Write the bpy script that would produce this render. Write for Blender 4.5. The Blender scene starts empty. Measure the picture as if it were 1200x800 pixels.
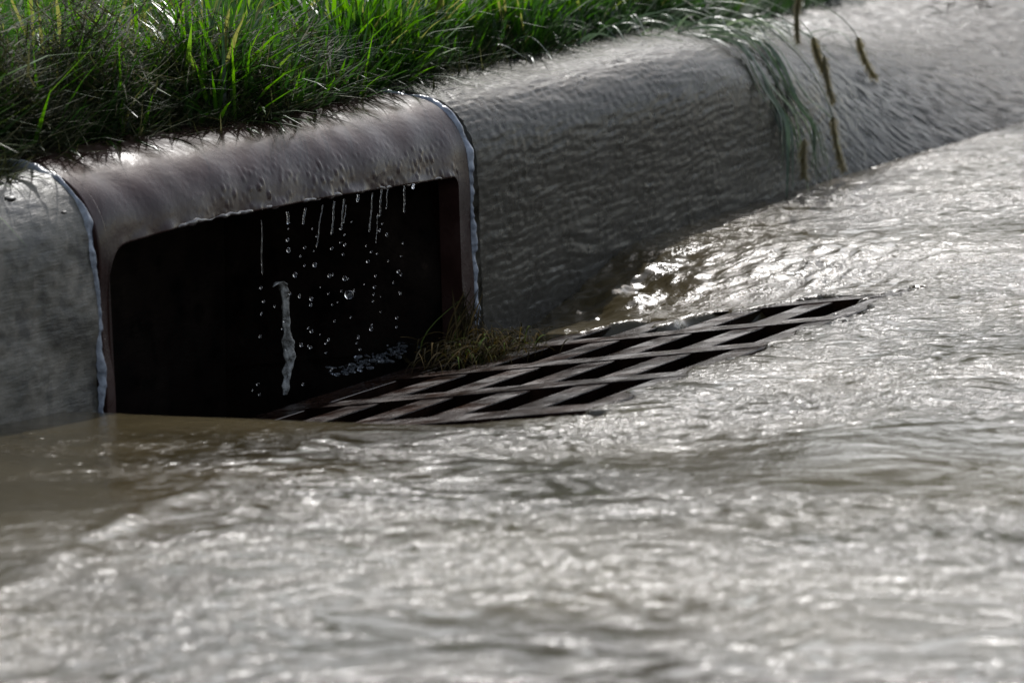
import bpy, bmesh, math, random
import numpy as np
from mathutils import Vector, Matrix, noise as mnoise

R = math.radians
rng = np.random.default_rng(7)
random.seed(7)
sc = bpy.context.scene
COL = sc.collection

# ------------------------------------------------------------ camera, sky, sun, exposure
PITCH, PSI = R(9.3295), R(26.80)
cam_d = bpy.data.cameras.new('camera')
cam = bpy.data.objects.new('camera', cam_d); COL.objects.link(cam); sc.camera = cam
CAM = np.array([-3.31835, -1.72159, 0.56851])
cam.location = CAM
cam.rotation_euler = (R(90) - PITCH, 0, PSI - R(90))
cam_d.sensor_width = 36; cam_d.lens = 126
cam_d.clip_start = .05; cam_d.clip_end = 2000
cam_d.dof.use_dof = True; cam_d.dof.focus_distance = 3.55; cam_d.dof.aperture_fstop = 10.5

SUN_EL, SUN_AZ = R(43), PSI - R(5)
world = bpy.data.worlds.new('World'); sc.world = world; world.use_nodes = True
wn = world.node_tree
sky = wn.nodes.new('ShaderNodeTexSky'); sky.sky_type = 'NISHITA'; sky.sun_disc = False
sky.sun_elevation = SUN_EL; sky.sun_rotation = R(90) - SUN_AZ
sky.dust_density = 2.0; sky.air_density = 1.2; sky.ozone_density = 1.0
hs = wn.nodes.new('ShaderNodeHueSaturation'); hs.inputs['Saturation'].default_value = .60      # thin high haze: a paler sky
wn.links.new(sky.outputs[0], hs.inputs['Color']); wn.links.new(hs.outputs[0], wn.nodes['Background'].inputs[0])
wn.nodes['Background'].inputs[1].default_value = 0.15
sl = bpy.data.lights.new('sun', 'SUN'); sl.energy = 3.7; sl.angle = R(0.6); sl.color = (1, .985, .965)
so = bpy.data.objects.new('sun', sl); COL.objects.link(so)
sd = Vector((math.cos(SUN_AZ) * math.cos(SUN_EL), math.sin(SUN_AZ) * math.cos(SUN_EL), math.sin(SUN_EL)))
so.rotation_euler = sd.to_track_quat('Z', 'Y').to_euler(); so.location = sd * 20
sc.view_settings.view_transform = 'Standard'; sc.view_settings.look = 'None'
sc.view_settings.gamma = 1; sc.view_settings.exposure = 0.68
sc.render.engine = 'CYCLES'
try:
    sc.cycles.max_bounces = 8; sc.cycles.transparent_max_bounces = 12
    sc.cycles.sample_clamp_direct = 12; sc.cycles.sample_clamp_indirect = 4
    sc.cycles.caustics_reflective = False; sc.cycles.caustics_refractive = False
except Exception: pass

# ------------------------------------------------------------ tagging and mesh helpers
def tag(o, label=None, cat=None, group=None, kind=None):
    if label: o['label'] = label
    if cat: o['category'] = cat
    if group: o['group'] = group
    if kind: o['kind'] = kind
    return o

def link(name, me, mat=None, parent=None, smooth=True):
    o = bpy.data.objects.new(name, me); COL.objects.link(o)
    if mat: me.materials.append(mat)
    if smooth and len(me.polygons): me.polygons.foreach_set('use_smooth', np.ones(len(me.polygons), bool))
    if parent: o.parent = parent
    return o

def np_mesh(name, V, Q, attrs=None):
    """quads or tris from numpy arrays"""
    me = bpy.data.meshes.new(name)
    V = np.asarray(V, np.float32); Q = np.asarray(Q, np.int32); k = Q.shape[1]
    me.vertices.add(len(V)); me.vertices.foreach_set('co', V.ravel())
    me.loops.add(Q.size); me.loops.foreach_set('vertex_index', Q.ravel())
    me.polygons.add(len(Q)); me.polygons.foreach_set('loop_start', np.arange(0, Q.size, k, dtype=np.int32))
    me.update(calc_edges=True); me.validate()
    if attrs:
        for n, a in attrs.items():
            at = me.attributes.new(n, 'FLOAT', 'POINT'); at.data.foreach_set('value', np.asarray(a, np.float32))
    return me

def grid_faces(nx, ny, keep=None):
    i, j = np.meshgrid(np.arange(nx - 1), np.arange(ny - 1), indexing='ij')
    a = (i * ny + j)
    Q = np.stack([a, a + ny, a + ny + 1, a + 1], -1).reshape(-1, 4)
    if keep is not None: Q = Q[keep.ravel()]
    return Q

def empty(name, loc=(0, 0, 0)):
    o = bpy.data.objects.new(name, None); o.location = loc; o.empty_display_size = .02; COL.objects.link(o); return o

def sstep(a, b, x):
    t = np.clip((x - a) / (b - a), 0, 1); return t * t * (3 - 2 * t)

_tiles = {}
def tile(seed, lo, hi, ax=1.0, ay=1.0, n=1024):
    """periodic noise tile with wavelengths between lo and hi (fractions of the tile)"""
    key = (seed, lo, hi, ax, ay)
    if key in _tiles: return _tiles[key]
    g = np.random.default_rng(seed)
    f = np.fft.fftfreq(n) * n
    fx, fy = np.meshgrid(f, f, indexing='ij')
    k = np.sqrt((fx * ax) ** 2 + (fy * ay) ** 2) + 1e-9
    lam = 1 / k
    amp = np.exp(-((np.log(lam) - np.log(math.sqrt(lo * hi))) / (np.log(hi / lo) / 2 + .05)) ** 2) * lam
    z = np.fft.ifft2(np.fft.fft2(g.standard_normal((n, n))) * amp).real
    z /= z.std(); _tiles[key] = z; return z

def samp(t, u, v):
    n = t.shape[0]
    u = (u % 1) * n; v = (v % 1) * n
    i = np.floor(u).astype(int); j = np.floor(v).astype(int); fu = u - i; fv = v - j
    i %= n; j %= n; i2 = (i + 1) % n; j2 = (j + 1) % n
    return (t[i, j] * (1 - fu) + t[i2, j] * fu) * (1 - fv) + (t[i, j2] * (1 - fu) + t[i2, j2] * fu) * fv

def nz(seed, x, y, lam_lo, lam_hi, T=2.0, ax=1.0, ay=1.0):
    return samp(tile(seed, lam_lo / T, lam_hi / T, ax, ay), x / T, y / T)

# ------------------------------------------------------------ materials
def mat(name):
    m = bpy.data.materials.new(name); m.use_nodes = True
    nt = m.node_tree; b = nt.nodes['Principled BSDF']; return m, nt, b
def N(nt, t, **kw):
    n = nt.nodes.new(t)
    for k, v in kw.items():
        if k in n.inputs.keys(): n.inputs[k].default_value = v
        else: setattr(n, k, v)
    return n
def noise_n(nt, scale, detail=4, rough=.55, vec=None, sc3=None):
    n = N(nt, 'ShaderNodeTexNoise'); n.inputs['Scale'].default_value = scale
    n.inputs['Detail'].default_value = detail; n.inputs['Roughness'].default_value = rough
    tc = N(nt, 'ShaderNodeTexCoord')
    if sc3:
        mp = N(nt, 'ShaderNodeMapping'); mp.inputs['Scale'].default_value = sc3
        nt.links.new(tc.outputs['Object'], mp.inputs[0]); nt.links.new(mp.outputs[0], n.inputs[0])
    else: nt.links.new(tc.outputs['Object'], n.inputs[0])
    return n
def ramp(nt, src, stops, interp='LINEAR'):
    r = N(nt, 'ShaderNodeValToRGB'); r.color_ramp.interpolation = interp
    el = r.color_ramp.elements
    while len(el) < len(stops): el.new(.5)
    for e, (p, c) in zip(el, stops):
        e.position = p; e.color = (*c, 1) if isinstance(c, tuple) else (c, c, c, 1)
    nt.links.new(src, r.inputs[0]); return r
def bump(nt, b, src, strength, dist, prev=None):
    bp = N(nt, 'ShaderNodeBump'); bp.inputs['Strength'].default_value = strength; bp.inputs['Distance'].default_value = dist
    nt.links.new(src, bp.inputs['Height'])
    if prev: nt.links.new(prev.outputs[0], bp.inputs['Normal'])
    if b: nt.links.new(bp.outputs[0], b.inputs['Normal'])
    return bp

# muddy flood water
M_WATER, nt, b = mat('muddy_water')
n1 = noise_n(nt, 3, 3); r1 = ramp(nt, n1.outputs[0], [(.38, (.016, .012, .004)), (.62, (.044, .034, .016))])
nt.links.new(r1.outputs[0], b.inputs['Base Color'])
b.inputs['Roughness'].default_value = .13; b.inputs['IOR'].default_value = 1.36
n2 = noise_n(nt, 150, 3, .6, sc3=(.8, 1, 1)); bp1 = bump(nt, None, n2.outputs[0], .7, .0032)
n3 = noise_n(nt, 420, 2, .5); bp3 = bump(nt, b, n3.outputs[0], .4, .0008, bp1)
ch = N(nt, 'ShaderNodeAttribute', attribute_name='chop')      # how choppy the surface is here
nt.links.new(ch.outputs['Fac'], bp1.inputs['Strength']); nt.links.new(ch.outputs['Fac'], bp3.inputs['Strength'])

# thin film of water sliding over the kerb
M_FILM, nt, b = mat('runoff_film')
b.inputs['Base Color'].default_value = (.085, .077, .063, 1); b.inputs['Roughness'].default_value = .26; b.inputs['IOR'].default_value = 1.33
nf = noise_n(nt, 230, 4, .65, sc3=(.12, 1, 1)); bump(nt, b, nf.outputs[0], .55, .0010)
tr = N(nt, 'ShaderNodeBsdfTransparent'); mx = N(nt, 'ShaderNodeMixShader'); fr = N(nt, 'ShaderNodeFresnel'); fr.inputs[0].default_value = 1.36
ma = N(nt, 'ShaderNodeMath', operation='ADD'); ma.inputs[1].default_value = .34; ma.use_clamp = True
nt.links.new(fr.outputs[0], ma.inputs[0]); nt.links.new(ma.outputs[0], mx.inputs[0])
nt.links.new(tr.outputs[0], mx.inputs[1]); nt.links.new(b.outputs[0], mx.inputs[2])
nt.links.new(mx.outputs[0], nt.nodes['Material Output'].inputs[0])

def concrete(name, c1, c2, dark, wet_rough):
    m, nt, b = mat(name)
    a = noise_n(nt, 17, 7, .62); r = ramp(nt, a.outputs[0], [(.38, dark), (.47, c1), (.60, c2), (.70, tuple(min(1, v * 1.5) for v in c2))])
    s = noise_n(nt, 320, 3, .7, sc3=(.12, 1, 1)); rs = ramp(nt, s.outputs[0], [(.3, .72), (.7, 1.1)])
    mm = N(nt, 'ShaderNodeMix', data_type='RGBA', blend_type='MULTIPLY'); mm.inputs[0].default_value = 1
    nt.links.new(r.outputs[0], mm.inputs[6]); nt.links.new(rs.outputs[0], mm.inputs[7])
    g = noise_n(nt, 700, 2, .7); rg = ramp(nt, g.outputs[0], [(.3, .7), (.7, 1.15)])
    m2 = N(nt, 'ShaderNodeMix', data_type='RGBA', blend_type='MULTIPLY'); m2.inputs[0].default_value = 1
    nt.links.new(mm.outputs[2], m2.inputs[6]); nt.links.new(rg.outputs[0], m2.inputs[7])
    st = noise_n(nt, 31, 5, .6); rst = ramp(nt, st.outputs[0], [(.33, .30), (.40, .62), (.47, 1.0), (.64, 1.0), (.72, 1.5)])      # stains and scoured patches
    m3 = N(nt, 'ShaderNodeMix', data_type='RGBA', blend_type='MULTIPLY'); m3.inputs[0].default_value = 1
    nt.links.new(m2.outputs[2], m3.inputs[6]); nt.links.new(rst.outputs[0], m3.inputs[7])
    nt.links.new(m3.outputs[2], b.inputs['Base Color'])
    rr = ramp(nt, a.outputs[0], [(.3, wet_rough), (.7, wet_rough + .25)]); nt.links.new(rr.outputs[0], b.inputs['Roughness'])
    b1 = bump(nt, None, s.outputs[0], .5, .0015); bump(nt, b, g.outputs[0], .4, .0008, b1)
    return m
M_CONC = concrete('old_concrete', (.062, .055, .042), (.125, .11, .088), (.018, .015, .011), .38)
M_CONC_R = concrete('wet_concrete', (.05, .044, .033), (.085, .075, .06), (.026, .022, .016), .2)
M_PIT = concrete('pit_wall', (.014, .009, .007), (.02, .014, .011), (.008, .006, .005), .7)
M_ROAD = concrete('road_surface', (.10, .09, .075), (.15, .14, .12), (.06, .05, .04), .4)

def iron(name, c1, c2, c3, r0, r1_, fine=.5):
    m, nt, b = mat(name)
    a = noise_n(nt, 14, 6, .62); r = ramp(nt, a.outputs[0], [(.3, c1), (.5, c2), (.72, c3)])
    nt.links.new(r.outputs[0], b.inputs['Base Color'])
    rr = ramp(nt, noise_n(nt, 22, 4, .6).outputs[0], [(.35, r0), (.65, r1_)]); nt.links.new(rr.outputs[0], b.inputs['Roughness'])
    b.inputs['IOR'].default_value = 1.5
    g = noise_n(nt, 260, 3, .65); b1 = bump(nt, None, g.outputs[0], fine, .0012)
    w = noise_n(nt, 90, 2, .5); bump(nt, b, w.outputs[0], fine * .4, .0014, b1)
    return m
M_HOOD = iron('wet_cast_iron', (.014, .006, .0045), (.025, .012, .010), (.042, .025, .022), .17, .33, .16)
M_HOOD.node_tree.nodes['Principled BSDF'].inputs['Specular IOR Level'].default_value = .13
M_GRATE_ = iron('rusty_grate_iron', (.005, .0022, .0015), (.012, .0055, .0035), (.034, .017, .011), .10, .34, .45)

M_GRATE = M_GRATE_; M_GRATE.node_tree.nodes['Principled BSDF'].inputs['Specular IOR Level'].default_value = .3
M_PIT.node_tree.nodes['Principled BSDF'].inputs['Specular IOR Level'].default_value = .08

M_SEAL, nt, b = mat('joint_sealant')
a = noise_n(nt, 60, 5, .7); r = ramp(nt, a.outputs[0], [(.3, (.06, .068, .085)), (.5, (.17, .185, .22)), (.75, (.34, .36, .41))])
nt.links.new(r.outputs[0], b.inputs['Base Color']); b.inputs['Roughness'].default_value = .3; bump(nt, b, a.outputs[0], .6, .003)

M_DROP, nt, b = mat('clear_water'); b.inputs['Transmission Weight'].default_value = 1; b.inputs['IOR'].default_value = 1.33
b.inputs['Roughness'].default_value = 0; b.inputs['Base Color'].default_value = (1, 1, 1, 1)

M_FROTH, nt, b = mat('splashing_water'); b.inputs['Base Color'].default_value = (.5, .52, .55, 1)
b.inputs['Transmission Weight'].default_value = .9; b.inputs['IOR'].default_value = 1.33; b.inputs['Roughness'].default_value = .03
M_RAG, nt, b = mat('torn_pale_strip'); a = noise_n(nt, 120, 4, .7); r = ramp(nt, a.outputs[0], [(.35, (.04, .036, .03)), (.65, (.28, .27, .25))])
nt.links.new(r.outputs[0], b.inputs['Base Color']); b.inputs['Roughness'].default_value = .25; bump(nt, b, a.outputs[0], .7, .004)

def blade_mat(name, stops, transl, rough=.35):
    m, nt, b = mat(name)
    at = N(nt, 'ShaderNodeAttribute', attribute_name='v'); r = ramp(nt, at.outputs['Fac'], stops)
    nt.links.new(r.outputs[0], b.inputs['Base Color']); b.inputs['Roughness'].default_value = rough
    t = N(nt, 'ShaderNodeBsdfTranslucent'); nt.links.new(r.outputs[0], t.inputs[0])
    hs = N(nt, 'ShaderNodeHueSaturation'); hs.inputs['Value'].default_value = 1.5; hs.inputs['Saturation'].default_value = 1.15
    nt.links.new(r.outputs[0], hs.inputs['Color']); nt.links.new(hs.outputs[0], t.inputs[0])
    mx = N(nt, 'ShaderNodeMixShader'); mx.inputs[0].default_value = transl
    nt.links.new(b.outputs[0], mx.inputs[1]); nt.links.new(t.outputs[0], mx.inputs[2])
    nt.links.new(mx.outputs[0], nt.nodes['Material Output'].inputs[0]); return m
M_GRASS = blade_mat('grass_blades', [(0, (.018, .035, .012)), (.35, (.014, .036, .008)), (.7, (.032, .08, .011)), (.93, (.07, .15, .02)), (1, (.12, .125, .04))], .55)
M_CLIP = blade_mat('matted_clippings', [(0, (.014, .016, .007)), (.45, (.038, .042, .018)), (.8, (.085, .08, .04)), (1, (.17, .15, .09))], .3, .75)
M_CLIP.node_tree.nodes['Principled BSDF'].inputs['Specular IOR Level'].default_value = .1
M_STRAW = blade_mat('wet_straw', [(0, (.006, .005, .002)), (.5, (.018, .014, .005)), (.88, (.055, .038, .014)), (1, (.035, .07, .012))], .25, .6)
M_STRAW.node_tree.nodes['Principled BSDF'].inputs['Specular IOR Level'].default_value = .03; M_STRAW.node_tree.nodes['Principled BSDF'].inputs['Roughness'].default_value = .95
M_DARKBLADE = blade_mat('wide_blades', [(0, (.02, .035, .02)), (.6, (.06, .09, .055)), (1, (.14, .18, .11))], .3, .42)
M_FOX = blade_mat('foxtail_seed', [(0, (.04, .032, .01)), (.5, (.10, .08, .03)), (1, (.24, .20, .09))], .3, .5)
M_SOIL, nt, b = mat('dark_soil'); a = noise_n(nt, 60, 5, .7); r = ramp(nt, a.outputs[0], [(.3, (.012, .012, .006)), (.7, (.03, .035, .015))])
nt.links.new(r.outputs[0], b.inputs['Base Color']); b.inputs['Roughness'].default_value = .7; bump(nt, b, a.outputs[0], .8, .02)
M_STONE, nt, b = mat('small_dark_clod'); b.inputs['Base Color'].default_value = (.02, .016, .012, 1); b.inputs['Roughness'].default_value = .5

# ------------------------------------------------------------ cross-section of the kerb
XL, XR = -0.707, 0.0                      # casting runs from XL to XR
PR = np.array([(.0, -.12), (.0, -.02), (.003, .04), (.005, .09), (.006, .13), (.010, .160), (.022, .183), (.040, .199), (.060, .206), (.09, .211), (.14, .214), (.22, .215), (.30, .215)])
PRR = np.array([(-.17, -.12), (-.16, -.03), (-.10, -.004), (-.02, .022), (.06, .048), (.14, .072), (.22, .092), (.30, .108), (.38, .120), (.46, .128), (.54, .133), (.60, .136)])
def smooth_prof(P, n=240):
    P = np.array(P, float); L = np.r_[0, np.cumsum(np.hypot(*np.diff(P, axis=0).T))]
    s = np.linspace(0, L[-1], n * 2); Y = np.interp(s, L, P[:, 0]); Z = np.interp(s, L, P[:, 1])
    k = np.exp(-np.linspace(-2, 2, 41) ** 2); k /= k.sum()
    def f(a):
        p = np.r_[2 * a[0] - a[20:0:-1], a, 2 * a[-1] - a[-2:-22:-1]]; return np.convolve(p, k, 'valid')
    Y, Z = f(Y), f(Z); return np.stack([Y[::2], Z[::2]], 1)
PA, PB_ = smooth_prof(PR), smooth_prof(PRR)
def roll(x): return sstep(.5, 2.1, x) * 1.0
def rise(x): return .022 * np.maximum(x - .3, 0) * (x < 6) + (x >= 6) * .1254
def sweep(name, xs, m, off=0.0, extra=None, parent=None, i0=0, i1=None):
    xs = np.asarray(xs); t = roll(xs)[:, None, None]
    P = PA[None] * (1 - t) + PB_[None] * t
    P = P[:, i0:i1].copy(); P[:, :, 1] += rise(xs)[:, None]
    d = np.gradient(P, axis=1); n = np.stack([-d[..., 1], d[..., 0]], -1); n /= np.linalg.norm(n, axis=-1, keepdims=True) + 1e-9
    s = np.cumsum(np.linalg.norm(d, axis=-1), 1)
    h = np.full(s.shape, off)
    if extra: h = h + extra(xs[:, None] + 0 * s, s, P[..., 1])
    P = P + n * h[..., None]
    V = np.concatenate([xs[:, None, None] + 0 * P[..., :1], P], -1)
    me = np_mesh(name, V.reshape(-1, 3), grid_faces(V.shape[0], V.shape[1]))
    return link(name, me, m, parent), V

# ------------------------------------------------------------ water and road height
GS = .16; GZ0 = -.0494                    # plane of the sunken grate: z = GZ0 - GS*y
GX0, GX1, GY0, GY1 = -.635, .125, -.445, -.012
def surf(x, y):
    base = .045 * (-y) + rise(x) + .02 * sstep(-.8, -1.3, x) - .0
    base = np.where(y < -.44, .0198 + .03 * (-y - .44) + rise(x) + .02 * sstep(-.8, -1.3, x), base)
    g = GZ0 - GS * y
    wr = 1 - sstep(.10, .42, x); wl = sstep(-.77, -.665, x)
    wy = sstep(-.56, -.42, y)
    w = wr * wl * wy
    return base * (1 - w) + g * w
def waves(x, y):
    calm = sstep(-.30, -.75, x + .9 * (y + .22) + .05 * nz(39, x, y, .08, .3)) * sstep(-.56, -.24, y)      # pond in the lee of the left kerb
    u = .45 * x - .89 * y; v = .89 * x + .45 * y      # crests lie across the current coming down the gutter
    u = u + .02 * nz(31, x, y, .15, .5); v = v + .012 * nz(32, x, y, .10, .4)
    big = .0004 * nz(1, u, v, .18, .5, ax=1.5, ay=1)
    mid = .00018 * nz(2, u, v, .035, .08, ax=1.7, ay=1)
    sm = .00042 * nz(3, u, v, .014, .030, ax=1.9, ay=1)
    fine = .00042 * nz(9, u, v, .0090, .016, ax=1.8, ay=1)
    gust = .04 + 1.12 * sstep(-1.8, .6, .45 * nz(4, u, v, .06, .30, ax=1.6) + .55 * nz(36, u, v, .020, .050, ax=1.5) + .60 * nz(40, u, v, .009, .022, ax=1.6))
    # smoother, glassier tongues of water show the mud beneath
    for cx_, cy_, sx_, sy_, k_ in ((-1.50, -.78, .10, .16, .8), (-.72, -.80, .10, .14, .5), (-.93, -.52, .07, .12, .5)):
        gust = gust * (1 - k_ * np.exp(-(((x - cx_) * .89 + (y - cy_) * .45) / sx_) ** 2 - (((x - cx_) * .45 - (y - cy_) * .89) / sy_) ** 2 + .5 * nz(42, u, v, .03, .12)).clip(0, 1))
    gust = gust * (.80 + .28 * nz(41, u, v, .30, .8, ax=1.6)).clip(.25, 1.25)
    global CHOP
    CHOP = np.clip(gust * (1 - .62 * calm), 0, 1.3)
    near = sstep(.0, .10, np.maximum.reduce([GX0 - x, x - GX1, GY0 - y])) * .75 + .25
    h = (big * near + mid * near + (sm + fine) * gust * (.5 + .5 * near)) * (1 - .62 * calm)
    # standing wave that leaves the drain corner towards lower left
    q = (y + .31) - .21 * (x + .86) + .005 * nz(33, x, y, .1, .3); along = sstep(-.76, -.90, x) * sstep(-2.2, -1.0, x)
    h += .0026 * np.exp(-(q / .016) ** 2) * along * (.8 + .4 * nz(5, x, y, .05, .15))
    # broken water where the gutter flow drops beside the casting
    tb = np.exp(-((x - .20) / .16) ** 2 - ((y + .06) / .09) ** 2)
    CHOP = CHOP * (1 - .75 * tb)
    h += tb * (.0034 * nz(6, x, y, .045, .12, ax=1.2, ay=.9) + .0008 * nz(7, x, y, .015, .035))
    # steady ridges over the upstream lip
    tb2 = np.exp(-((x - .30) / .16) ** 2 - ((y + .30) / .12) ** 2)
    h += tb2 * .0016 * nz(8, x, y, .03, .09, ax=1.4, ay=.6)
    return h

def graded(a, b, step, lo, hi, g=1.18):
    core = np.arange(a, b + step / 2, step); L = [core[0]]; R_ = [core[-1]]
    s = step
    while L[-1] > lo: s *= g; L.append(L[-1] - s)
    s = step
    while R_[-1] < hi: s *= g; R_.append(R_[-1] + s)
    return np.r_[np.array(L[:0:-1]), core, np.array(R_[1:])]

xs = np.r_[graded(-1.8, 1.2, .0036, -60, 1.3)[:-0 or None]]
xs = xs[xs < 1.2]; xs = np.r_[xs, graded(1.2, 3.6, .008, 1.2, 80)]
ys = graded(-1.25, .012, .0036, -60, .012); ys = np.r_[ys, np.arange(.02, .30, .01)]
X, Y = np.meshgrid(xs, ys, indexing='ij')
H0 = surf(X, Y)
# how far inside the grate opening (metres), with a ragged boundary
rag = .016 * nz(11, X, Y, .05, .16) + .006 * nz(12, X, Y, .015, .04)
ins = np.minimum.reduce([X - GX0 + .03, GX1 + .0 - X, Y - GY0 - .006, .9 - Y]) + rag * .7
right_spill = .03 * nz(13, X, Y, .06, .2)
ins = np.minimum(ins, GX1 - .02 - X - .40 * (Y + .30) + right_spill)
lip = sstep(-.012, .022, ins)
gd = np.maximum.reduce([GX0 - X, X - GX1, GY0 - Y]); film = .0022 + .008 * sstep(.0, .30, gd)
Zw = H0 + film + waves(X, Y) * (1 - .5 * lip) - lip * .032
Zw = np.where((X < -.668), np.maximum(Zw, -.013 + .012 * sstep(-.68, -.78, X) + .0004 * nz(14, X, Y, .03, .09) + .008 * sstep(-.8, -1.3, X)), Zw)
hole = (ins > .021) | ((Y > -.004) & (X > XL + .012) & (X < XR - .015))
keep = ~(hole[:-1, :-1] & hole[1:, 1:])
me = np_mesh('water', np.stack([X, Y, Zw], -1).reshape(-1, 3), grid_faces(len(xs), len(ys), keep), {'chop': CHOP.ravel() * .95})
water = tag(link('water', me, M_WATER), kind='structure')

# road under the water, one sheet with the drain's hole
rx = np.unique(np.r_[graded(-2, 3, .04, -80, 90), GX0, GX1]); ry = np.unique(np.r_[graded(-1.4, -.012, .03, -80, 0)])
ry = ry[ry <= -.0119]; ry = np.r_[ry, GY0]; ry.sort()
RX, RY = np.meshgrid(rx, ry, indexing='ij'); RZ = surf(RX, RY) - .012
inside = (RX[:-1, :-1] > GX0 - .03) & (RX[1:, 1:] < GX1 + .045) & (RY[:-1, :-1] > GY0 - .02)
me = np_mesh('road', np.stack([RX, RY, RZ], -1).reshape(-1, 3), grid_faces(len(rx), len(ry), ~inside))
tag(link('road', me, M_ROAD), kind='structure')

# ------------------------------------------------------------ kerb sections
def rough_conc(a, b_):
    return lambda x, s, z: a * nz(21, x, s, .01, .03, ax=.5) + b_ * nz(22, x, s, .06, .2)
kl, _ = sweep('kerb_section', np.r_[graded(-1.6, XL - .004, .005, -40, XL - .004)], M_CONC, 0, rough_conc(.0004, .0012))
tag(kl, 'pale stained concrete kerb section left of the iron inlet, nearest the camera', 'kerb', 'concrete kerb sections')
kr, VR = sweep('kerb_section', np.r_[np.arange(XR + .006, 2.6, .006), graded(2.6, 2.7, .02, 2.6, 60)], M_CONC_R, 0, rough_conc(.0007, .0012))
tag(kr, 'dark wet kerb section right of the inlet, covered by sheeting runoff', 'kerb', 'concrete kerb sections')

def runoff(x, s, z):
    s = s - .03 * x + .0025 * nz(34, x, s, .12, .4)
    fr_ = sstep(.7, 1.3, x); rp = nz(23, x, s, .0055, .012, T=.7, ax=10, ay=.9) * (1 - fr_) + nz(37, x - s, s + .8 * x, .008, .020, T=.7, ax=6, ay=1) * fr_ * 2.0
    rp2 = nz(24, x, s, .012, .03, ax=9) * (1 - .5 * fr_)
    near = (sstep(0, .06, x) * .2 + .8) * (1 + .012 * nz(44, x, s, .05, .2))
    lump = nz(25, x, s, .008, .02, ax=1.2) * sstep(.5, .0, x)
    return (.0042 + .00034 * rp + .00022 * rp2 + .00016 * lump + .00024 * nz(38, x, s, .0036, .007, T=.4, ax=4)) * near
ro, _ = sweep('runoff_water', np.r_[np.arange(XR + .014, 2.4, .0032), graded(2.4, 2.5, .01, 2.4, 50)], M_FILM, .001, runoff, i0=24)
tag(ro, kind='stuff', label='thin grey sheet of runoff sliding down the right kerb face', cat='runoff')

# ------------------------------------------------------------ cast iron inlet
inlet = tag(empty('storm_drain_inlet', (-.35, 0, 0)), 'rounded brown cast iron kerb inlet with wide black opening', 'storm drain')
def place(o): o.parent = inlet; o.matrix_parent_inverse = Matrix.Translation((.35, 0, 0)); return o
OX0, OX1, OR = -.690, -.026, .030
def ztop(x): return np.interp(x, [OX0, -.55, -.3, OX1], [.137, .1435, .140, .132])
cols = []
for x in np.r_[np.arange(XL + .001, OX0, .003), OX0, OX0 + 1e-4]: cols.append(x)
for a in np.linspace(0, 90, 12)[1:]: cols.append(OX0 + OR * (1 - math.cos(R(a))))
cols += list(np.arange(OX0 + OR + .004, OX1 - .016, .0026))
for a in np.linspace(90, 0, 10): cols.append(OX1 - .014 * (1 - math.cos(R(a))))
cols += list(np.r_[OX1 + 1e-4, np.arange(OX1 + .003, XR - .0005, .003), XR - .001]); cols = np.array(cols)
def zcut(x):
    zt = float(ztop(x))
    if x <= OX0 or x >= OX1: return -.10
    if x < OX0 + OR: return zt - OR + math.sqrt(max(0, OR ** 2 - (OX0 + OR - x) ** 2))
    if x > OX1 - .014: return zt - .014 + math.sqrt(max(0, .014 ** 2 - (x - OX1 + .014) ** 2))
    return zt
NS = 150; PAi = PA[PA[:, 0] < .2]; V = np.zeros((len(cols), NS, 3)); L = np.r_[0, np.cumsum(np.hypot(*np.diff(PAi, axis=0).T))]
SS = np.zeros((len(cols), NS))
for i, x in enumerate(cols):
    s0 = np.interp(zcut(x), PAi[:120, 1], L[:120]) if zcut(x) < .17 else 0
    s = np.linspace(s0, L[-1], NS); SS[i] = s
    V[i, :, 0] = x; V[i, :, 1] = np.interp(s, L, PAi[:, 0]); V[i, :, 2] = np.interp(s, L, PAi[:, 1])
# slightly proud of the kerb, worn dents; droplets and drips of water clinging on the wetter right half
XX = V[..., 0]
bead = np.maximum(nz(27, XX, SS, .006, .013, T=.9, ax=.75, ay=1.7) - .75, 0)
wetm = sstep(-.58, -.46, XX)
dent = .0007 * nz(26, XX, SS, .05, .2) + .00005 * nz(28, XX, SS, .006, .015)
lipb = .0012 * (1 + .9 * nz(29, XX, SS * 0, .03, .12)) * np.exp(-((SS - SS[:, :1]) / .006) ** 2) * ((XX > OX0 + .02) & (XX < OX1 - .01))
hh = .002 + dent + .0009 * bead * wetm * sstep(.055, .012, SS - SS[:, :1]) + lipb
dV = np.gradient(V, axis=1); nn = np.stack([0 * XX, -dV[..., 2], dV[..., 1]], -1); nn /= np.linalg.norm(nn, axis=-1, keepdims=True) + 1e-9
V = V + nn * hh[..., None]
Vi = V - nn * .024; nc = len(cols); F1 = grid_faces(nc, NS); F2 = F1[:, ::-1] + nc * NS
a0 = np.arange(nc - 1) * NS; rimf = np.stack([a0, a0 + nc * NS, a0 + NS + nc * NS, a0 + NS], -1)
e0 = np.arange(NS - 1); left = np.stack([e0, e0 + 1, e0 + 1 + nc * NS, e0 + nc * NS], -1); o_ = (nc - 1) * NS
right = np.stack([e0 + o_, e0 + o_ + nc * NS, e0 + o_ + 1 + nc * NS, e0 + o_ + 1], -1)
me = np_mesh('hood', np.r_[V.reshape(-1, 3), Vi.reshape(-1, 3)], np.r_[F1, F2, rimf, left, right])
me.polygons.foreach_set('use_smooth', np.r_[np.ones(len(F1) + len(F2), bool), np.zeros(len(me.polygons) - len(F1) - len(F2), bool)])
hood = link('hood', me, M_HOOD, smooth=False); place(hood)

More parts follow.
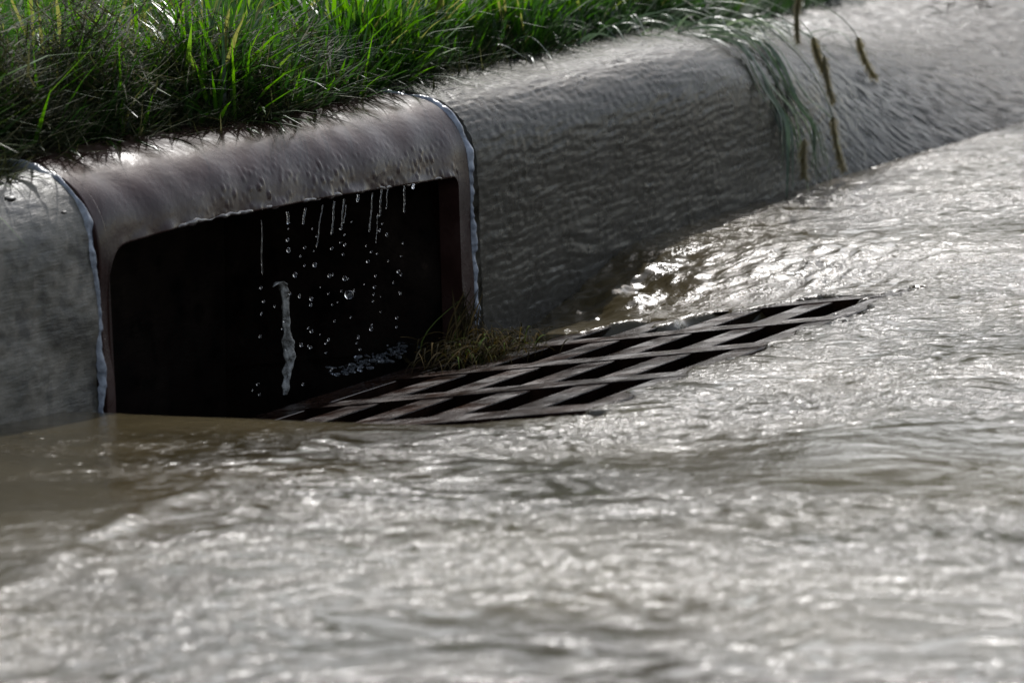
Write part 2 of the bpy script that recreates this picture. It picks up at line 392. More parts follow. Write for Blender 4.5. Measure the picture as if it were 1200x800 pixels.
def box_mesh(name, x0, x1, y0, y1, z0, z1, m, bev=0, skip_top=False, inward=False):
    bm = bmesh.new(); bmesh.ops.create_cube(bm, size=1)
    for v in bm.verts: v.co = Vector((x0 + (v.co.x + .5) * (x1 - x0), y0 + (v.co.y + .5) * (y1 - y0), z0 + (v.co.z + .5) * (z1 - z0)))
    if skip_top: bmesh.ops.delete(bm, geom=[f for f in bm.faces if f.normal.z > .5], context='FACES')
    if bev: bmesh.ops.bevel(bm, geom=bm.edges[:], offset=bev, segments=2, affect='EDGES')
    if inward: bmesh.ops.reverse_faces(bm, faces=bm.faces[:])
    me = bpy.data.meshes.new(name); bm.to_mesh(me); bm.free(); return link(name, me, m, smooth=False)
# basin below and throat behind the opening
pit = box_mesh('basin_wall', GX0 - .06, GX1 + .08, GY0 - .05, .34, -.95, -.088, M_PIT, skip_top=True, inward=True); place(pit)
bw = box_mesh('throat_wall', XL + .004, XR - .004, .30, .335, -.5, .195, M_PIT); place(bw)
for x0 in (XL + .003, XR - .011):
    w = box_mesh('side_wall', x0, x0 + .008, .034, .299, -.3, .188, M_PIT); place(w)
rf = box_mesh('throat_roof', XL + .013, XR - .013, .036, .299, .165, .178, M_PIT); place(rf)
# frame that seats the grate: four rails on the grate's tilted plane
def tilt(x, y, dz=0): return Vector((x, y, GZ0 - GS * y + dz))
def slab(bm, x0, x1, y0, y1, t0, t1, dx=0.0, dy=0.0):
    """a bar on the tilted plane; cast bars narrow downwards by dx, dy on each side"""
    vs = [bm.verts.new(tilt(x, y, t0)) for x, y in ((x0 + dx, y0 + dy), (x1 - dx, y0 + dy), (x1 - dx, y1 - dy), (x0 + dx, y1 - dy))]
    vs += [bm.verts.new(tilt(x, y, t1)) for x, y in ((x0, y0), (x1, y0), (x1, y1), (x0, y1))]
    for f in ((3, 2, 1, 0), (4, 5, 6, 7), (0, 1, 5, 4), (1, 2, 6, 5), (2, 3, 7, 6), (3, 0, 4, 7)): bm.faces.new([vs[i] for i in f])
def slab_obj(name, rects, m, parent, bev=.0025, wob=.0006):
    bm = bmesh.new()
    for r_ in rects: slab(bm, *r_)
    bmesh.ops.bevel(bm, geom=bm.edges[:], offset=bev, segments=3, affect='EDGES')
    me = bpy.data.meshes.new(name); bm.to_mesh(me); bm.free()
    o = link(name, me, m, smooth=False); o.parent = parent
    if parent is not None and parent.location.length > 0: o.matrix_parent_inverse = Matrix.Translation(-parent.location)
    return o
fo = .028
slab_obj('grate_seat', [(GX0 - fo, GX1 + fo, GY0 - fo, GY0 - .003, -.05, -.003), (GX0 - fo, GX1 + fo, GY1 + .003, GY1 + .02, -.05, -.003),
    (GX0 - fo, GX0 - .003, GY0 - .003, GY1 + .003, -.05, -.004), (GX1 + .003, GX1 + fo, GY0 - .003, GY1 + .003, -.05, -.004)], M_GRATE, inlet)

grate = tag(empty('drain_grate', (-.25, -.22, GZ0 + .035)), 'rusty iron grate of long slots sunk in front of the black opening', 'grate')
A_, B_ = .18, .079; X00 = -.589; SW = .142; SV = .0440
ycols = [(-.37 - SV + j * B_, -.37 + j * B_) for j in range(5)]         # slot bands, street side first
xrows = [(X00 + i * A_, X00 + i * A_ + SW) for i in range(4)]
slab_obj('rim', [(GX0, GX1, GY0, ycols[0][0] + .0, -.04, 0), (GX0, GX1, ycols[-1][1] - .0, GY1, -.04, 0),
                 ], M_GRATE, grate, .001)
for j in range(4):                                                      # broad bars parallel to the kerb
    slab_obj('long_bar', [(GX0 + .004, GX1 - .004, ycols[j][1], ycols[j + 1][0], -.026, -.0005, 0, .0160)], M_GRATE, grate, .0009)
edges = [GX0] + [v for r_ in xrows for v in r_] + [GX1]
for k in range(0, len(edges), 2):                                       # cross bars towards the kerb
    slab_obj('cross_bar', [(edges[k], edges[k + 1], GY0 + .003, GY1 - .003, -.028, .0006, .0165, 0)], M_GRATE, grate, .0009)

# wet bead hanging along the hood's lower edge
bx_ = np.arange(OX0 + .10, OX1 - .012, .003); on = np.array([ztop(v) for v in bx_])
yb = np.interp(on, PA[:120, 1], PA[:120, 0])
path = np.stack([bx_, yb - .0015 + .0004 * nz(81, bx_, bx_ * 0, .01, .05), on + .0012 + .0006 * nz(82, bx_, bx_ * 0, .01, .04)], 1)
def tube_np(path, rad, k=6):
    path = np.asarray(path, float); rad = np.broadcast_to(rad, (len(path),)); T = np.gradient(path, axis=0); T /= np.linalg.norm(T, axis=1, keepdims=True) + 1e-12
    ref = np.array([.31, .95, .1]); A = np.cross(T, ref); A /= np.linalg.norm(A, axis=1, keepdims=True) + 1e-12; Bv = np.cross(T, A)
    th = np.linspace(0, 2 * np.pi, k, endpoint=False)
    V = path[:, None] + rad[:, None, None] * (A[:, None] * np.cos(th)[None, :, None] + Bv[:, None] * np.sin(th)[None, :, None])
    n = len(path); Q = []
    for i in range(n - 1):
        for j in range(k): Q.append((i * k + j, i * k + (j + 1) % k, (i + 1) * k + (j + 1) % k, (i + 1) * k + j))
    return V.reshape(-1, 3), np.array(Q)
Vb, Qb = tube_np(path, .0019 * np.clip(.75 + .45 * nz(83, bx_, bx_ * 0, .02, .10), .12, 2), 8)
M_BEAD, nt, b = mat('wet_edge_bead'); b.inputs['Base Color'].default_value = (.05, .04, .038, 1); b.inputs['Roughness'].default_value = .12; b.inputs['IOR'].default_value = 1.5
place(link('wet_bead', np_mesh('wet_bead', Vb, Qb), M_BEAD))

# ------------------------------------------------------------ sealant in both joints
def sealant(x0, label, w0, seed, side, wf):
    n = 160; prof = PA[(PA[:, 1] > -.03) & (PA[:, 0] < .16)]; Ls = np.r_[0, np.cumsum(np.hypot(*np.diff(prof, axis=0).T))]
    s = np.linspace(0, Ls[-1], n); y = np.interp(s, Ls, prof[:, 0]); z = np.interp(s, Ls, prof[:, 1])
    dy, dz = np.gradient(y), np.gradient(z); l = np.hypot(dy, dz); ny_, nz_ = -dz / l, dy / l
    u = np.linspace(-1, 1, 13); g = nz(seed, s, s * 0, .04, .14, T=1.0); g2 = nz(seed + 1, s, s * 0 + .3, .02, .07, T=1.0)
    W = w0 * (1 + .20 * g) * wf(z); V = np.zeros((n, 13, 3))
    for k, uu in enumerate(u):
        bulge = .0050 * max(0, 1 - abs(uu) ** 2.5) * (1 + .25 * g2) - .001
        V[:, k, 0] = x0 + .0012 * g + W * uu; V[:, k, 1] = y + ny_ * bulge; V[:, k, 2] = z + nz_ * bulge
    V[..., 1:] += .0006 * nz(seed + 2, V[..., 0], s[:, None] + 0 * V[..., 0], .006, .02)[..., None]
    me = np_mesh('joint_sealant', V.reshape(-1, 3), grid_faces(n, 13)[:, ::-1])
    return tag(link('joint_sealant', me, M_SEAL), label, 'sealant', 'sealant beads in the kerb joints')
sealant(XL - .003, 'blue grey sealant bead arching over the joint left of the inlet', .0052, 41, 1, lambda z: .45 + .55 * sstep(.10, .17, z))
sealant(XR + .0055, 'pale blue sealant bead running down the joint right of the inlet', .0056, 51, 1, lambda z: .8 + .1 * sstep(0, .1, z))

# ------------------------------------------------------------ lawn
lx = graded(-2, 4, .05, -80, 120); ly = np.r_[np.arange(.10, 2.4, .04), graded(2.4, 2.5, .06, 2.4, 120)]
LX, LY = np.meshgrid(lx, ly, indexing='ij')
lawn_z = lambda x, y: .205 + rise(x) * sstep(8, 1, x * 0 + y * 0) + .016 * sstep(.11, .19, y) + .008 * nz(61, x, y, .2, .6, T=4.0) * sstep(.12, .3, y) + .02 * sstep(.2, 1.5, y) - .085 * roll(x) * sstep(1.6, .5, y)
LY2 = LY + .018 * nz(62, LX, LY, .15, .5) * (LY < .16) + .30 * roll(LX) * np.clip(1 - (LY - .1) / .5, 0, 1)
me = np_mesh('lawn_ground', np.stack([LX, LY2, lawn_z(LX, LY)], -1).reshape(-1, 3), grid_faces(len(lx), len(ly)))
tag(link('lawn_ground', me, M_SOIL), kind='structure')

def blades(name, P, H, W, az, lean, curl, m, v, seg=5, flat=False, twist=None, parent=None):
    """ribbons: root P(n,3), length H, half width W, azimuth az, initial lean from vertical and curl added along the blade (radians)"""
    n = len(P); t = np.linspace(0, 1, seg + 1)
    ang = lean[:, None] + curl[:, None] * t[None] ** 1.3
    ds = H[:, None] / seg
    hx = np.cumsum(np.sin(ang) * ds, 1) - np.sin(ang[:, :1]) * ds; hz = np.cumsum(np.cos(ang) * ds, 1) - np.cos(ang[:, :1]) * ds
    ca, sa = np.cos(az)[:, None], np.sin(az)[:, None]
    C = np.stack([P[:, 0:1] + hx * ca, P[:, 1:2] + hx * sa, P[:, 2:3] + hz], -1)
    wid = W[:, None] * np.clip(1.25 * (1 - t[None] ** 2.2), .04, 1)
    tw = (az + np.pi / 2 if twist is None else twist)[:, None]
    S = np.stack([np.cos(tw) * wid, np.sin(tw) * wid, 0 * wid], -1)
    Vv = np.stack([C - S, C + S], 2).reshape(-1, 3)
    base = np.arange(n)[:, None] * (2 * (seg + 1)) + 2 * np.arange(seg)[None]
    Q = np.stack([base, base + 1, base + 3, base + 2], -1).reshape(-1, 4)
    me = np_mesh(name, Vv, Q, {'v': np.repeat(v, 2 * (seg + 1))})
    return link(name, me, m, parent)

def lawn_edge(x): return .115 + .012 * np.sin(x * 9) + .02 * sstep(-.3, .1, x) + .03 * sstep(.1, .5, x) * sstep(1.3, .8, x) + .30 * roll(x)
def U(a, b_, n): return rng.uniform(a, b_, n)
# upright lawn blades: dense and long at the left, shorter and duller to the right
parts = []
def mk(n, x0, x1, d0, d1, h0, h1, w0, w1, l1, c1, vlo, vhi):
    x = U(x0, x1, n); d = d0 + (d1 - d0) * U(0, 1, n) ** 1.3; y = lawn_edge(x) + d
    P = np.stack([x, y, lawn_z(x, y) - .004], 1)
    cl = nz(63, x, y, .08, .3); Hh = U(h0, h1, n) * (1 + .25 * cl)
    v = np.clip(U(vlo, vhi, n) + .10 * cl, 0, 1); v[rng.random(n) < .01] = 1.0
    return P, Hh, U(w0, w1, n), U(0, 2 * np.pi, n), U(0, l1, n), U(0, c1, n), v
for a in [(30000, -1.1, 1.1, .03, .9, .055, .135, .0014, .0034, .75, 1.3, .3, .97),
          (5000, -1.1, .3, -.01, .09, .05, .10, .0012, .0028, 1.5, 1.0, .1, .8),
          (9000, -1.1, .4, .02, .12, .03, .08, .001, .002, .8, 1.2, .15, .6),
          (26000, .0, 3.4, .0, 1.0, .03, .085, .0012, .0026, .7, 1.2, .0, .55),
          (9000, .0, 1.9, -.01, .08, .02, .06, .001, .0022, 1.2, 1.0, .0, .4),
          (30000, .8, 5.5, .5, 2.6, .07, .14, .0016, .0034, .4, 1.0, .25, .8)]:
    parts.append(mk(*a))
cat = [np.concatenate([p[i] for p in parts]) for i in range(7)]
g = blades('grass', *cat[:6], M_GRASS, cat[6], seg=4)
tag(g, 'green lawn grass growing along the top of the kerb', 'grass', kind='stuff')
# sparse far lawn
n = 26000; x = U(-6, 26, n); y = 1.2 + U(0, 1, n) ** 1.6 * 16; P = np.stack([x, y, lawn_z(x, y)], 1)
sel = ~((x > -1.1) & (x < 5.5) & (y < 2.4)); k = sel.sum()
g2 = blades('distant_grass', P[sel], U(.10, .2, k), U(.004, .009, k), U(0, 6.28, k), U(0, .4, k), U(0, .9, k), M_GRASS, U(.3, .9, k), seg=3)
tag(g2, 'lawn grass stretching away behind the kerb', 'grass', kind='stuff')

# belt of trees beyond the lawn, above the frame: what the flat water mirrors
n = 42000; az_ = U(PSI - R(19), PSI + R(62), n); dist = U(24, 31, n); cell = 5.0
hc = 5.2 + 1.6 * np.sin(az_ * 31) + 1.1 * np.sin(az_ * 73 + 1) + .6 * np.sin(az_ * 171)
zz = .2 + hc * U(0, 1, n) ** .8
P = np.stack([CAM[0] + dist * np.cos(az_), CAM[1] + dist * np.sin(az_), zz], 1)
A1 = rng.normal(0, 1, (n, 3)); A1 /= np.linalg.norm(A1, axis=1, keepdims=True); A2 = np.cross(A1, rng.normal(0, 1, (n, 3))); A2 /= np.linalg.norm(A2, axis=1, keepdims=True)
w_ = U(.10, .22, n)[:, None]
Vt = np.stack([P - A1 * w_, P - A2 * w_ * .6, P + A1 * w_, P + A2 * w_ * .6], 1).reshape(-1, 3)
M_WOODS = blade_mat('tree_foliage', [(0, (.02, .022, .010)), (1, (.05, .052, .022))], .3, .7)
tb_ = link('woods', np_mesh('woods', Vt, np.arange(n * 4).reshape(-1, 4), {'v': np.repeat(U(0, .6, n), 4)}), M_WOODS)
tag(tb_, 'dark belt of trees beyond the lawn, mirrored by the water', 'woods', kind='stuff')

# matted grey clippings combed along the kerb edge
n = 24000; x = np.where(rng.random(n) < .72, U(-1.15, -.25, n), U(-.4, .5, n)); hgt = .062 * sstep(.35, -.45, x) + .014
hgt = hgt * (1 + .6 * nz(64, x, x * 0, .06, .3)); d = U(-.012, .10, n) + .016 * nz(65, x, x * 0, .05, .2)
y = lawn_edge(x) - .012 + d; prof_ = np.clip(1 - ((d - .04) / .075) ** 2, 0, 1)
P = np.stack([x, y, lawn_z(x, y) + hgt * prof_ * U(0, 1, n) - .003], 1)
az = np.where(rng.random(n) < .5, 0, np.pi) + rng.normal(0, .42, n); z0 = U(1.15, 1.8, n)
c = blades('grass_clippings', P, U(.02, .075, n), U(.0004, .0013, n), az, z0, U(-.7, .5, n), M_CLIP, np.clip(rng.beta(1.6, 3, n), 0, 1), seg=4, twist=U(0, 6.28, n))
tag(c, 'matted grey green clippings heaped along the kerb edge', 'clippings', kind='stuff')

# ------------------------------------------------------------ drooping wide blades and foxtails over the right kerb
def tube_np(path, rad, k=6):
    path = np.asarray(path, float); rad = np.broadcast_to(rad, (len(path),)); T = np.gradient(path, axis=0); T /= np.linalg.norm(T, axis=1, keepdims=True) + 1e-12
    ref = np.array([.31, .95, .1]); A = np.cross(T, ref); A /= np.linalg.norm(A, axis=1, keepdims=True) + 1e-12; Bv = np.cross(T, A)
    th = np.linspace(0, 2 * np.pi, k, endpoint=False)
    V = path[:, None] + rad[:, None, None] * (A[:, None] * np.cos(th)[None, :, None] + Bv[:, None] * np.sin(th)[None, :, None])
    n = len(path); Q = []
    for i in range(n - 1):
        for j in range(k): Q.append((i * k + j, i * k + (j + 1) % k, (i + 1) * k + (j + 1) % k, (i + 1) * k + j))
    return V.reshape(-1, 3), np.array(Q)
def tube_obj(name, path, rad, m, parent=None, k=6, v=.5):
    V, Q = tube_np(path, rad, k); return link(name, np_mesh(name, V, Q, {'v': np.full(len(V), v)}), m, parent)
def bez(p0, p1, p2, p3, n=24):
    t = np.linspace(0, 1, n)[:, None]; p0, p1, p2, p3 = map(np.array, (p0, p1, p2, p3))
    return (1 - t) ** 3 * p0 + 3 * t * (1 - t) ** 2 * p1 + 3 * t * t * (1 - t) * p2 + t ** 3 * p3
def ribbon(paths, widths, name, m, vs, parent=None):
    Vs, Qs, At = [], [], []; o = 0
    for p, w, v in zip(paths, widths, vs):
        T = np.gradient(p, axis=0); S = np.cross(T, np.array([.2, -.3, 1.]) + rng.normal(0, .25, 3)); S /= np.linalg.norm(S, axis=1, keepdims=True) + 1e-9
        t = np.linspace(0, 1, len(p))[:, None]; ww = w * np.clip(1.2 * (1 - t ** 2.5), .05, 1)
        mid = np.cross(S, T / (np.linalg.norm(T, axis=1, keepdims=True) + 1e-9)) * ww * .35
        Vv = np.stack([p - S * ww, p - mid, p + S * ww], 1).reshape(-1, 3); Vs.append(Vv)
        i = np.arange(len(p) - 1)[:, None] * 3; q = np.concatenate([np.concatenate([i, i + 1, i + 4, i + 3], 1), np.concatenate([i + 1, i + 2, i + 5, i + 4], 1)]) + o
        Qs.append(q); o += len(Vv); At.append(np.full(len(Vv), v))
    return link(name, np_mesh(name, np.concatenate(Vs), np.concatenate(Qs), {'v': np.concatenate(At)}), m, parent)

def zkerb(x, y):
    t = float(roll(np.array(x))); P = PA * (1 - t) + PB_ * t; k = 60
    return float(np.interp(y, P[k:, 0], P[k:, 1])) + float(rise(np.array(x)))
def droop(x0, y0, dx, reach, fall, w, n_):
    ps, ws, vs = [], [], []
    for _ in range(n_):
        xa = x0 + random.gauss(0, dx * .6); ya = y0 + random.uniform(-.01, .05); sx = random.uniform(-.05, .06); k = 18
        yend = ya - reach * random.uniform(.75, 1.1); fl = max(0, fall) * random.uniform(.3, 1.1); hop = random.uniform(.002, .034)
        pts = []
        for q in np.linspace(0, 1, k):
            arc = q * (ya - yend + fl); y = ya - arc; dy_ = 0
            if y < -.004 - hop * .6 and fall > 0: dy_ = (-.004 - hop * .6) - y; y = -.004 - hop * .6 - dy_ * .12
            z = zkerb(xa, max(y, .012)) + hop * (.25 + math.sin(math.pi * min(q * 1.1, 1)) * .75) - dy_
            pts.append((xa + sx * q * q, y, z))
        p = np.array(pts); 
        for _i in range(3): p[1:-1] = (p[:-2] + p[1:-1] * 2 + p[2:]) / 4
        ps.append(p); ws.append(w * random.uniform(.5, 1.2)); vs.append(random.uniform(0, 1))
    return ps, ws, vs
ps, ws, vs = droop(.87, .10, .070, .14, .085, .0028, 30)
clump = ribbon(ps, ws, 'grass_clump', M_DARKBLADE, vs)
tag(clump, 'wet wide grass blades drooping over the kerb beside the foxtails', 'grass clump')
ps, ws, vs = droop(.55, .14, .42, .05, .015, .002, 60)
ps2, ws2, vs2 = droop(1.05, .16, .25, .10, -.02, .0025, 60)
e = ribbon(ps + ps2, ws + ws2, 'edge_grass', M_DARKBLADE, vs + vs2); tag(e, 'dark wet grass fringe lying along the flooded kerb top', 'grass', kind='stuff')

def ray(px, py):
    f = np.array([math.cos(PSI) * math.cos(PITCH), math.sin(PSI) * math.cos(PITCH), -math.sin(PITCH)]); r = np.array([math.sin(PSI), -math.cos(PSI), 0]); u = np.cross(r, f)
    return f + r * (px - 600) / 4200 - u * (py - 400) / 4200
def on_y(px, py, y): d = ray(px, py); return CAM + d * ((y - CAM[1]) / d[1])
def on_g(px, py, dz=0): d = ray(px, py); k = (GZ0 + dz - CAM[2] - GS * CAM[1]) / (d[2] + GS * d[1]); return CAM + k * d

def foxtail(root, top, bottom, stem_mid, label, r=.0056):
    t = tag(empty('foxtail_grass', root), label, 'foxtail', 'foxtail grasses hanging over the kerb')
    rl = np.array(root)
    stem = bez(root, np.array(stem_mid[0]), np.array(stem_mid[1]), top, 26) - rl
    tube_obj('stem', stem, np.linspace(.0011, .0006, 26), M_DARKBLADE, t, 5, .9)
    top = np.array(top) - rl; bottom = np.array(bottom) - rl; L_ = np.linalg.norm(bottom - top)
    axis = (bottom - top) / L_; bend = np.array([.03, .05, 0]) * L_ * 3
    q = np.linspace(0, 1, 16)[:, None]; path = top + (bottom - top) * q + bend * (q * (1 - q)) * 1.3
    rad = r * .42 * np.clip(np.sin(np.pi * (np.linspace(.06, .97, 16))) ** .4, .1, 1)
    V1, Q1 = tube_np(path, rad, 8)
    # bristles
    nb = 700; qq = rng.random(nb); ii = (qq * 15).astype(int); base = path[ii] + (path[np.minimum(ii + 1, 15)] - path[ii]) * (qq * 15 - ii)[:, None]
    d = rng.normal(0, 1, (nb, 3)); d -= (d @ axis)[:, None] * axis; d /= np.linalg.norm(d, axis=1, keepdims=True); d = d + axis * .9; d /= np.linalg.norm(d, axis=1, keepdims=True)
    Lb = r * rng.uniform(1.1, 2.1, nb); sd_ = np.cross(d, axis); sd_ /= np.linalg.norm(sd_, axis=1, keepdims=True)
    a0 = base - sd_ * .00045; a1 = base + sd_ * .00045; a2 = base + d * Lb[:, None] + sd_ * .0001; a3 = base + d * Lb[:, None] - sd_ * .0001
    V2 = np.stack([a0, a1, a2, a3], 1).reshape(-1, 3); Q2 = np.arange(nb * 4).reshape(-1, 4) + len(V1)
    v = np.r_[np.full(len(V1), .25), np.repeat(rng.uniform(.2, 1, nb), 4)]
    link('seed_head', np_mesh('seed_head', np.r_[V1, V2], np.r_[Q1, Q2], {'v': v}), M_FOX, t)
    return t
def fx(px0, py0, px1, py1, y, label, up=.05, rx_=None):
    a, b_ = on_y(px0, py0, y), on_y(px1, py1, y + .004)
    root = np.array([rx_ if rx_ is not None else a[0] - .05, .17, zkerb(a[0], .12) + .005])
    m1 = root + np.array([0, -.05, up + .03]); m2 = np.array([a[0] - .006, a[1] + .035, max(a[2] + .06, root[2] + up * .3)])
    return foxtail(tuple(root), tuple(a), tuple(b_), (m1, m2), label)
fx(937, -12, 935, 48, -.035, 'upright foxtail head at the top edge, above the drooping blades', .07)
fx(953, 44, 966, 82, -.035, 'short foxtail head curling just above the long bent one')
fx(966, 66, 976, 118, -.04, 'slim bent foxtail head in the middle of the hanging row')
fx(976, 137, 989, 199, -.045, 'long dark foxtail head hanging lowest on the right')
fx(1005, 44, 1025, 91, -.03, 'foxtail head standing apart at the far right over bright wet kerb', .06)
fx(943, 163, 943, 207, -.05, 'ragged pale foxtail tip touching the gutter water below the clump')

# dry twigs at the top right kerb edge
def twig(px, py, y, s, label):
    p = on_y(px, py, y); t = []
    Vs, Qs, o = [], [], 0
    for _ in range(9):
        a = p + rng.normal(0, .006 * s, 3); d = rng.normal(0, 1, 3); d[2] = abs(d[2]) * .6; d /= np.linalg.norm(d)
        path = bez(a, a + d * .02 * s + [0, 0, .005], a + d * .035 * s, a + d * .06 * s + [.0, .0, -.008], 8)
        V_, Q_ = tube_np(path, np.linspace(.0009, .0003, 8), 4); Vs.append(V_); Qs.append(Q_ + o); o += len(V_)
    me = np_mesh('dry_twig', np.concatenate(Vs), np.concatenate(Qs), {'v': np.full(o, .3)})
    return tag(link('dry_twig', me, M_STRAW), label, 'twig', 'dry sprigs on the far kerb')
twig(1112, 10, .17, 1.0, 'small dry sprig stuck on the bright kerb at the top, left one')
twig(1148, 8, .18, .9, 'tiny brown sprig near the top right corner of the kerb')

# ------------------------------------------------------------ straw snagged on the grate against the inlet's right jamb
c0 = on_g(545, 408, .010); c1 = on_g(602, 400, .010)
ps, ws, vs = [], [], []
for _ in range(520):
    q = random.random(); c = np.array(c0) * (1 - q) + np.array(c1) * q + np.array([random.gauss(-.035, .04), random.gauss(-.01, .018), abs(random.gauss(0, .007))])
    d = np.array([-.8 + random.gauss(0, .5), random.gauss(-.25, .45), random.gauss(-.02, .22)]); d /= np.linalg.norm(d); L_ = random.uniform(.02, .06)
    up = np.array([0, 0, random.uniform(.000, .009)])
    ps.append(bez(c - d * L_ * .5 + [0, 0, -.004], c - d * L_ * .2 + up, c + d * L_ * .2 + up, c + d * L_ * .6 + [0, 0, -.012], 9)); ws.append(random.uniform(.0003, .0008)); vs.append(random.random())
tip = on_y(548, 352, -.01)
for _ in range(45):
    c = np.array(c0) + [random.gauss(0, .015), random.gauss(0, .012), 0]; t_ = tip + rng.normal(0, .008, 3)
    ps.append(bez(c, c + [0, 0, .03], t_ + [0, 0, -.01], t_, 9)); ws.append(random.uniform(.0004, .001)); vs.append(random.random())
s = ribbon(ps, ws, 'straw_clump', M_STRAW, vs); tag(s, 'tangle of wet straw and grass caught on the grate by the right jamb', 'straw')

# ------------------------------------------------------------ pale ragged strip inside the opening
def blob_strip(pxs, y, widths, seed):
    P = np.array([on_y(px, py, y) for px, py in pxs]); L_ = np.r_[0, np.cumsum(np.linalg.norm(np.diff(P, axis=0), axis=1))]
    s = np.linspace(0, L_[-1], 70); C_ = np.stack([np.interp(s, L_, P[:, i]) for i in range(3)], 1); w = np.interp(s, L_, widths)
    th = np.linspace(0, 2 * np.pi, 22, endpoint=False); V = np.zeros((70, 22, 3))
    g = nz(seed, s[:, None] * 1.0, th[None] * .01, .01, .04, T=.5)
    rr = w[:, None] * (1 + .34 * g)
    V[..., 0] = C_[:, None, 0] + rr * np.cos(th) * .9; V[..., 1] = C_[:, None, 1] + rr * np.sin(th) * .35 - rr * np.cos(th) * .5; V[..., 2] = C_[:, None, 2]
    Q = []
    for i in range(69):
        for j in range(22): Q.append((i * 22 + j, i * 22 + (j + 1) % 22, (i + 1) * 22 + (j + 1) % 22, (i + 1) * 22 + j))
    return np_mesh('ragged_strip', V.reshape(-1, 3), np.array(Q))
me = blob_strip([(319, 336), (327, 330), (333, 336), (335, 360), (336, 390), (340, 415), (337, 440), (334, 462)], .045, [.001, .0036, .0048, .0038, .0042, .0056, .0036, .003], 71)
tag(link('ragged_strip', me, M_RAG), 'pale ragged strip of debris hanging upright inside the dark opening', 'debris')

# ------------------------------------------------------------ falling drops and threads of water
def ico(name, r, sub=2, m=M_DROP, stretch=1.0):
    bm = bmesh.new(); bmesh.ops.create_icosphere(bm, subdivisions=sub, radius=r)
    for v in bm.verts: v.co.z *= stretch
    me = bpy.data.meshes.new(name); bm.to_mesh(me); bm.free()
    me.polygons.foreach_set('use_smooth', np.ones(len(me.polygons), bool)); me.materials.append(m); return me
dm = [ico('water_drop', r_, 3, M_DROP, s_) for r_, s_ in ((.0011, 1.3), (.0015, 1.15), (.002, 1.1), (.0026, 1.0))]
spots = [(307, 310, 1), (306, 337, 1), (309, 353, 2), (307, 366, 2), (305, 394, 1), (306, 368, 0), (338, 268, 0), (337, 281, 2), (338, 293, 2), (357, 290, 1), (352, 300, 1), (357, 311, 1), (346, 322, 3), (340, 344, 2), (351, 347, 1),
    (368, 294, 1), (369, 310, 3), (389, 291, 2), (390, 322, 1), (399, 284, 1), (402, 298, 2), (404, 287, 1), (386, 323, 2), (404, 326, 3), (408, 327, 1), (385, 344, 1), (396, 354, 1), (365, 350, 2), (364, 357, 2), (361, 384, 1), (365, 388, 2),
    (334, 376, 2), (331, 385, 1), (336, 410, 1), (353, 404, 2), (361, 405, 1), (364, 407, 2), (382, 402, 2), (385, 398, 1), (382, 413, 2), (390, 431, 2), (388, 433, 1), (355, 450, 1), (302, 450, 2), (304, 462, 1), (296, 457, 0),
    (429, 288, 1), (431, 306, 3), (435, 295, 2), (442, 297, 1), (440, 323, 2), (439, 336, 2), (438, 345, 1), (437, 353, 1), (446, 347, 0), (446, 365, 1), (435, 385, 3), (436, 380, 1), (420, 395, 1), (418, 402, 1), (422, 409, 2),
    (453, 275, 1), (467, 318, 2), (470, 322, 1), (469, 344, 2), (468, 342, 1), (465, 372, 2), (465, 383, 1), (448, 262, 1), (412, 260, 0), (470, 300, 0), (472, 285, 0), (389, 357, 0), (376, 336, 0), (411, 372, 0), (322, 359, 0),
    (445, 270, 1), (455, 306, 0), (461, 331, 0), (399, 268, 1), (404, 275, 1), (371, 277, 1), (366, 268, 0), (415, 340, 0), (400, 341, 1), (392, 376, 0), (375, 392, 0), (427, 333, 0)]
G = 'drops falling from the inlet lip'
big = bpy.data.objects.new('water_drop', ico('water_drop', .0046, 3)); COL.objects.link(big)
big.location = on_y(409, 345, -.006); tag(big, 'largest round drop falling in the middle of the opening', 'drop', G)
for px, py, k in spots:
    o = bpy.data.objects.new('water_drop', dm[k]); COL.objects.link(o); o.location = on_y(px, py, random.uniform(-.012, .006))
    sc_ = random.uniform(.5, .9); o.scale = (sc_, sc_, sc_ * random.uniform(.9, 1.3))
    sz = ('tiny', 'small', 'middling', 'plump')[k]
    hz_ = 'just under the lip' if py < 285 else 'at upper middle height' if py < 325 else 'at middle height' if py < 370 else 'low down' if py < 415 else 'close above the grate'
    wh = 'left of the pale strip' if px < 325 else 'beside the pale strip' if px < 347 else 'right of the pale strip' if px < 380 else 'in the middle column' if px < 412 else 'in the dense right column' if px < 450 else 'at the far right'
    tag(o, f'{sz} falling drop {hz_}, {wh}', 'drop', G)
by = {}
for o in bpy.data.objects:
    if o.get('category') == 'drop': by.setdefault(o['label'], []).append(o)
for lab, lst in by.items():
    if len(lst) > 1:
        lst.sort(key=lambda o: -o.location.z)
        words = {2: ['upper', 'lower'], 3: ['top', 'middle', 'bottom'], 4: ['top', 'second', 'third', 'bottom']}.get(len(lst), ['top', 'second', 'third', 'fourth', 'fifth', 'sixth', 'seventh'])
        for w_d, o in zip(words, lst): o['label'] = lab + f', {w_d} one'
threads = [(307, 258, 307, 322, .0006), (337, 248, 338, 262, .0011), (358, 243, 355, 263, .0011), (378, 240, 371, 290, .0005), (392, 236, 389, 275, .0009), (403, 233, 400, 270, .0007), (406, 240, 403, 262, .0005), (420, 228, 419, 237, .0013),
    (437, 226, 433, 272, .0007), (447, 222, 445, 254, .0008), (454, 222, 453, 245, .0005), (474, 218, 474, 249, .0009), (485, 216, 484, 220, .0012), (443, 250, 441, 285, .0004)]
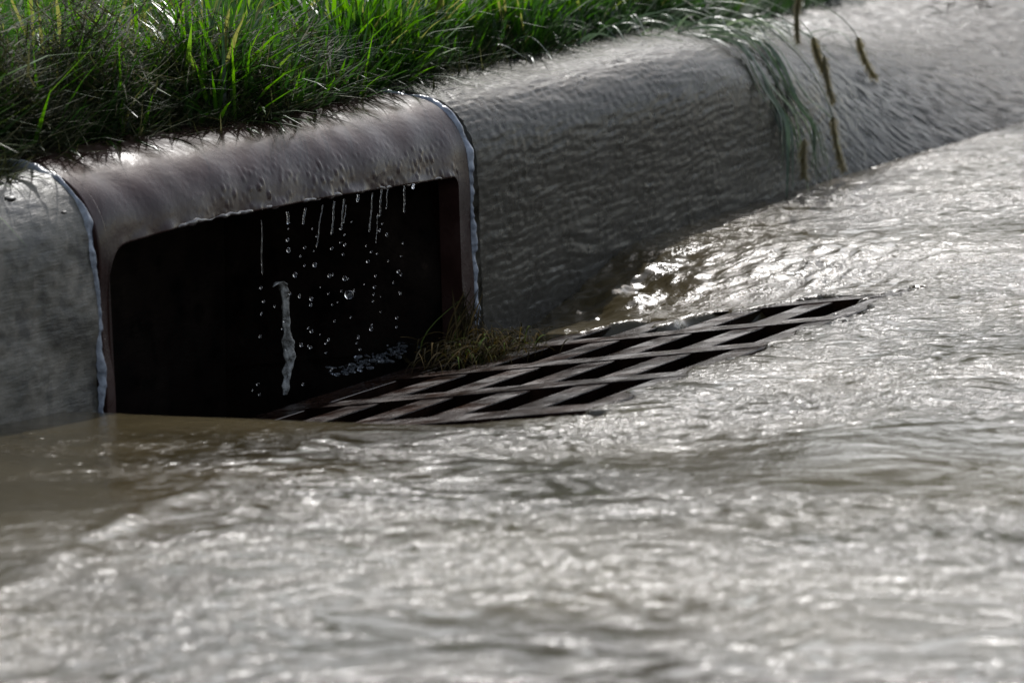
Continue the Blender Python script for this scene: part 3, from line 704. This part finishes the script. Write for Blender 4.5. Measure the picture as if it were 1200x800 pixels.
for px, py, qx, qy, r_ in threads:
    a, b_ = on_y(px, py, -.004), on_y(qx, qy, -.004); loc = a.copy()
    q = np.linspace(0, 1, 22)[:, None]; path = (b_ - a) * q + np.stack([.0006 * np.sin(q[:, 0] * 9 + px), 0 * q[:, 0], 0 * q[:, 0]], 1)
    rad = r_ * (.75 + .35 * np.sin(q[:, 0] * 17 + px) ** 2); rad[-1] *= .3; rad[-2] *= 1.5
    V_, Q_ = tube_np(path, rad, 8); o = link('water_thread', np_mesh('water_thread', V_, Q_), M_DROP); o.location = loc
    k_ = sorted(threads).index((px, py, qx, qy, r_)); on_ = ['leftmost', 'second', 'third', 'fourth', 'fifth', 'sixth', 'seventh', 'eighth', 'ninth', 'tenth', 'eleventh', 'twelfth', 'thirteenth', 'rightmost'][k_]
    ln = 'long' if qy - py > 38 else 'short' if qy - py < 20 else 'thin'
    tag(o, f'{ln} thread of water under the inlet lip, {on_} of the fourteen' + ('' if k_ in (0, 13) else ' from the left'), 'water thread', 'threads of water under the inlet lip')

# splashes tumbling into the throat behind the grate and at the upstream corner
def froth(pts, n, rad, spread, name, label):
    bm = bmesh.new()
    for _ in range(n):
        q = random.random() * (len(pts) - 1); i = int(q); f_ = q - i; c = pts[i] * (1 - f_) + pts[min(i + 1, len(pts) - 1)] * f_
        c = c + np.array([random.gauss(0, spread), random.gauss(0, spread), abs(random.gauss(0, spread * .6))])
        r_ = rad * random.uniform(.25, 1.0) ** 1.5
        mtx = Matrix.Translation(c) @ Matrix.Rotation(random.uniform(0, 3), 4, 'Z') @ Matrix.Diagonal((r_ * random.uniform(1, 2.4), r_, r_ * random.uniform(.6, 1), 1))
        bmesh.ops.create_icosphere(bm, subdivisions=2, radius=1, matrix=mtx)
    me = bpy.data.meshes.new(name); bm.to_mesh(me); bm.free()
    return tag(link(name, me, M_FROTH), label, 'splash', kind='stuff')
froth([on_g(395, 441, .0), on_g(440, 425, .004), on_g(480, 405, .006), on_g(505, 396, .004)], 230, .0024, .0065, 'splash', 'broken water splashing along the back of the grate')

# crumbs of dirt on the kerb tops
def crumb(px, py, y, r_, label):
    bm = bmesh.new(); bmesh.ops.create_icosphere(bm, subdivisions=2, radius=r_)
    for v in bm.verts:
        v.co *= 1 + .35 * mnoise.noise(v.co * 400 + Vector((px, py, 0))); v.co.z *= .5
    me = bpy.data.meshes.new('dirt_crumb'); bm.to_mesh(me); bm.free(); o = link('dirt_crumb', me, M_STONE); o.location = on_y(px, py, y)
    return tag(o, label, 'dirt crumb', 'dirt crumbs on the left kerb')

crumb(12, 233, -.004, .005, 'dark crumb of dirt on the left kerb, the leftmost one')
crumb(75, 249, -.0, .003, 'tiny dark crumb beside the blue sealant on the left kerb')
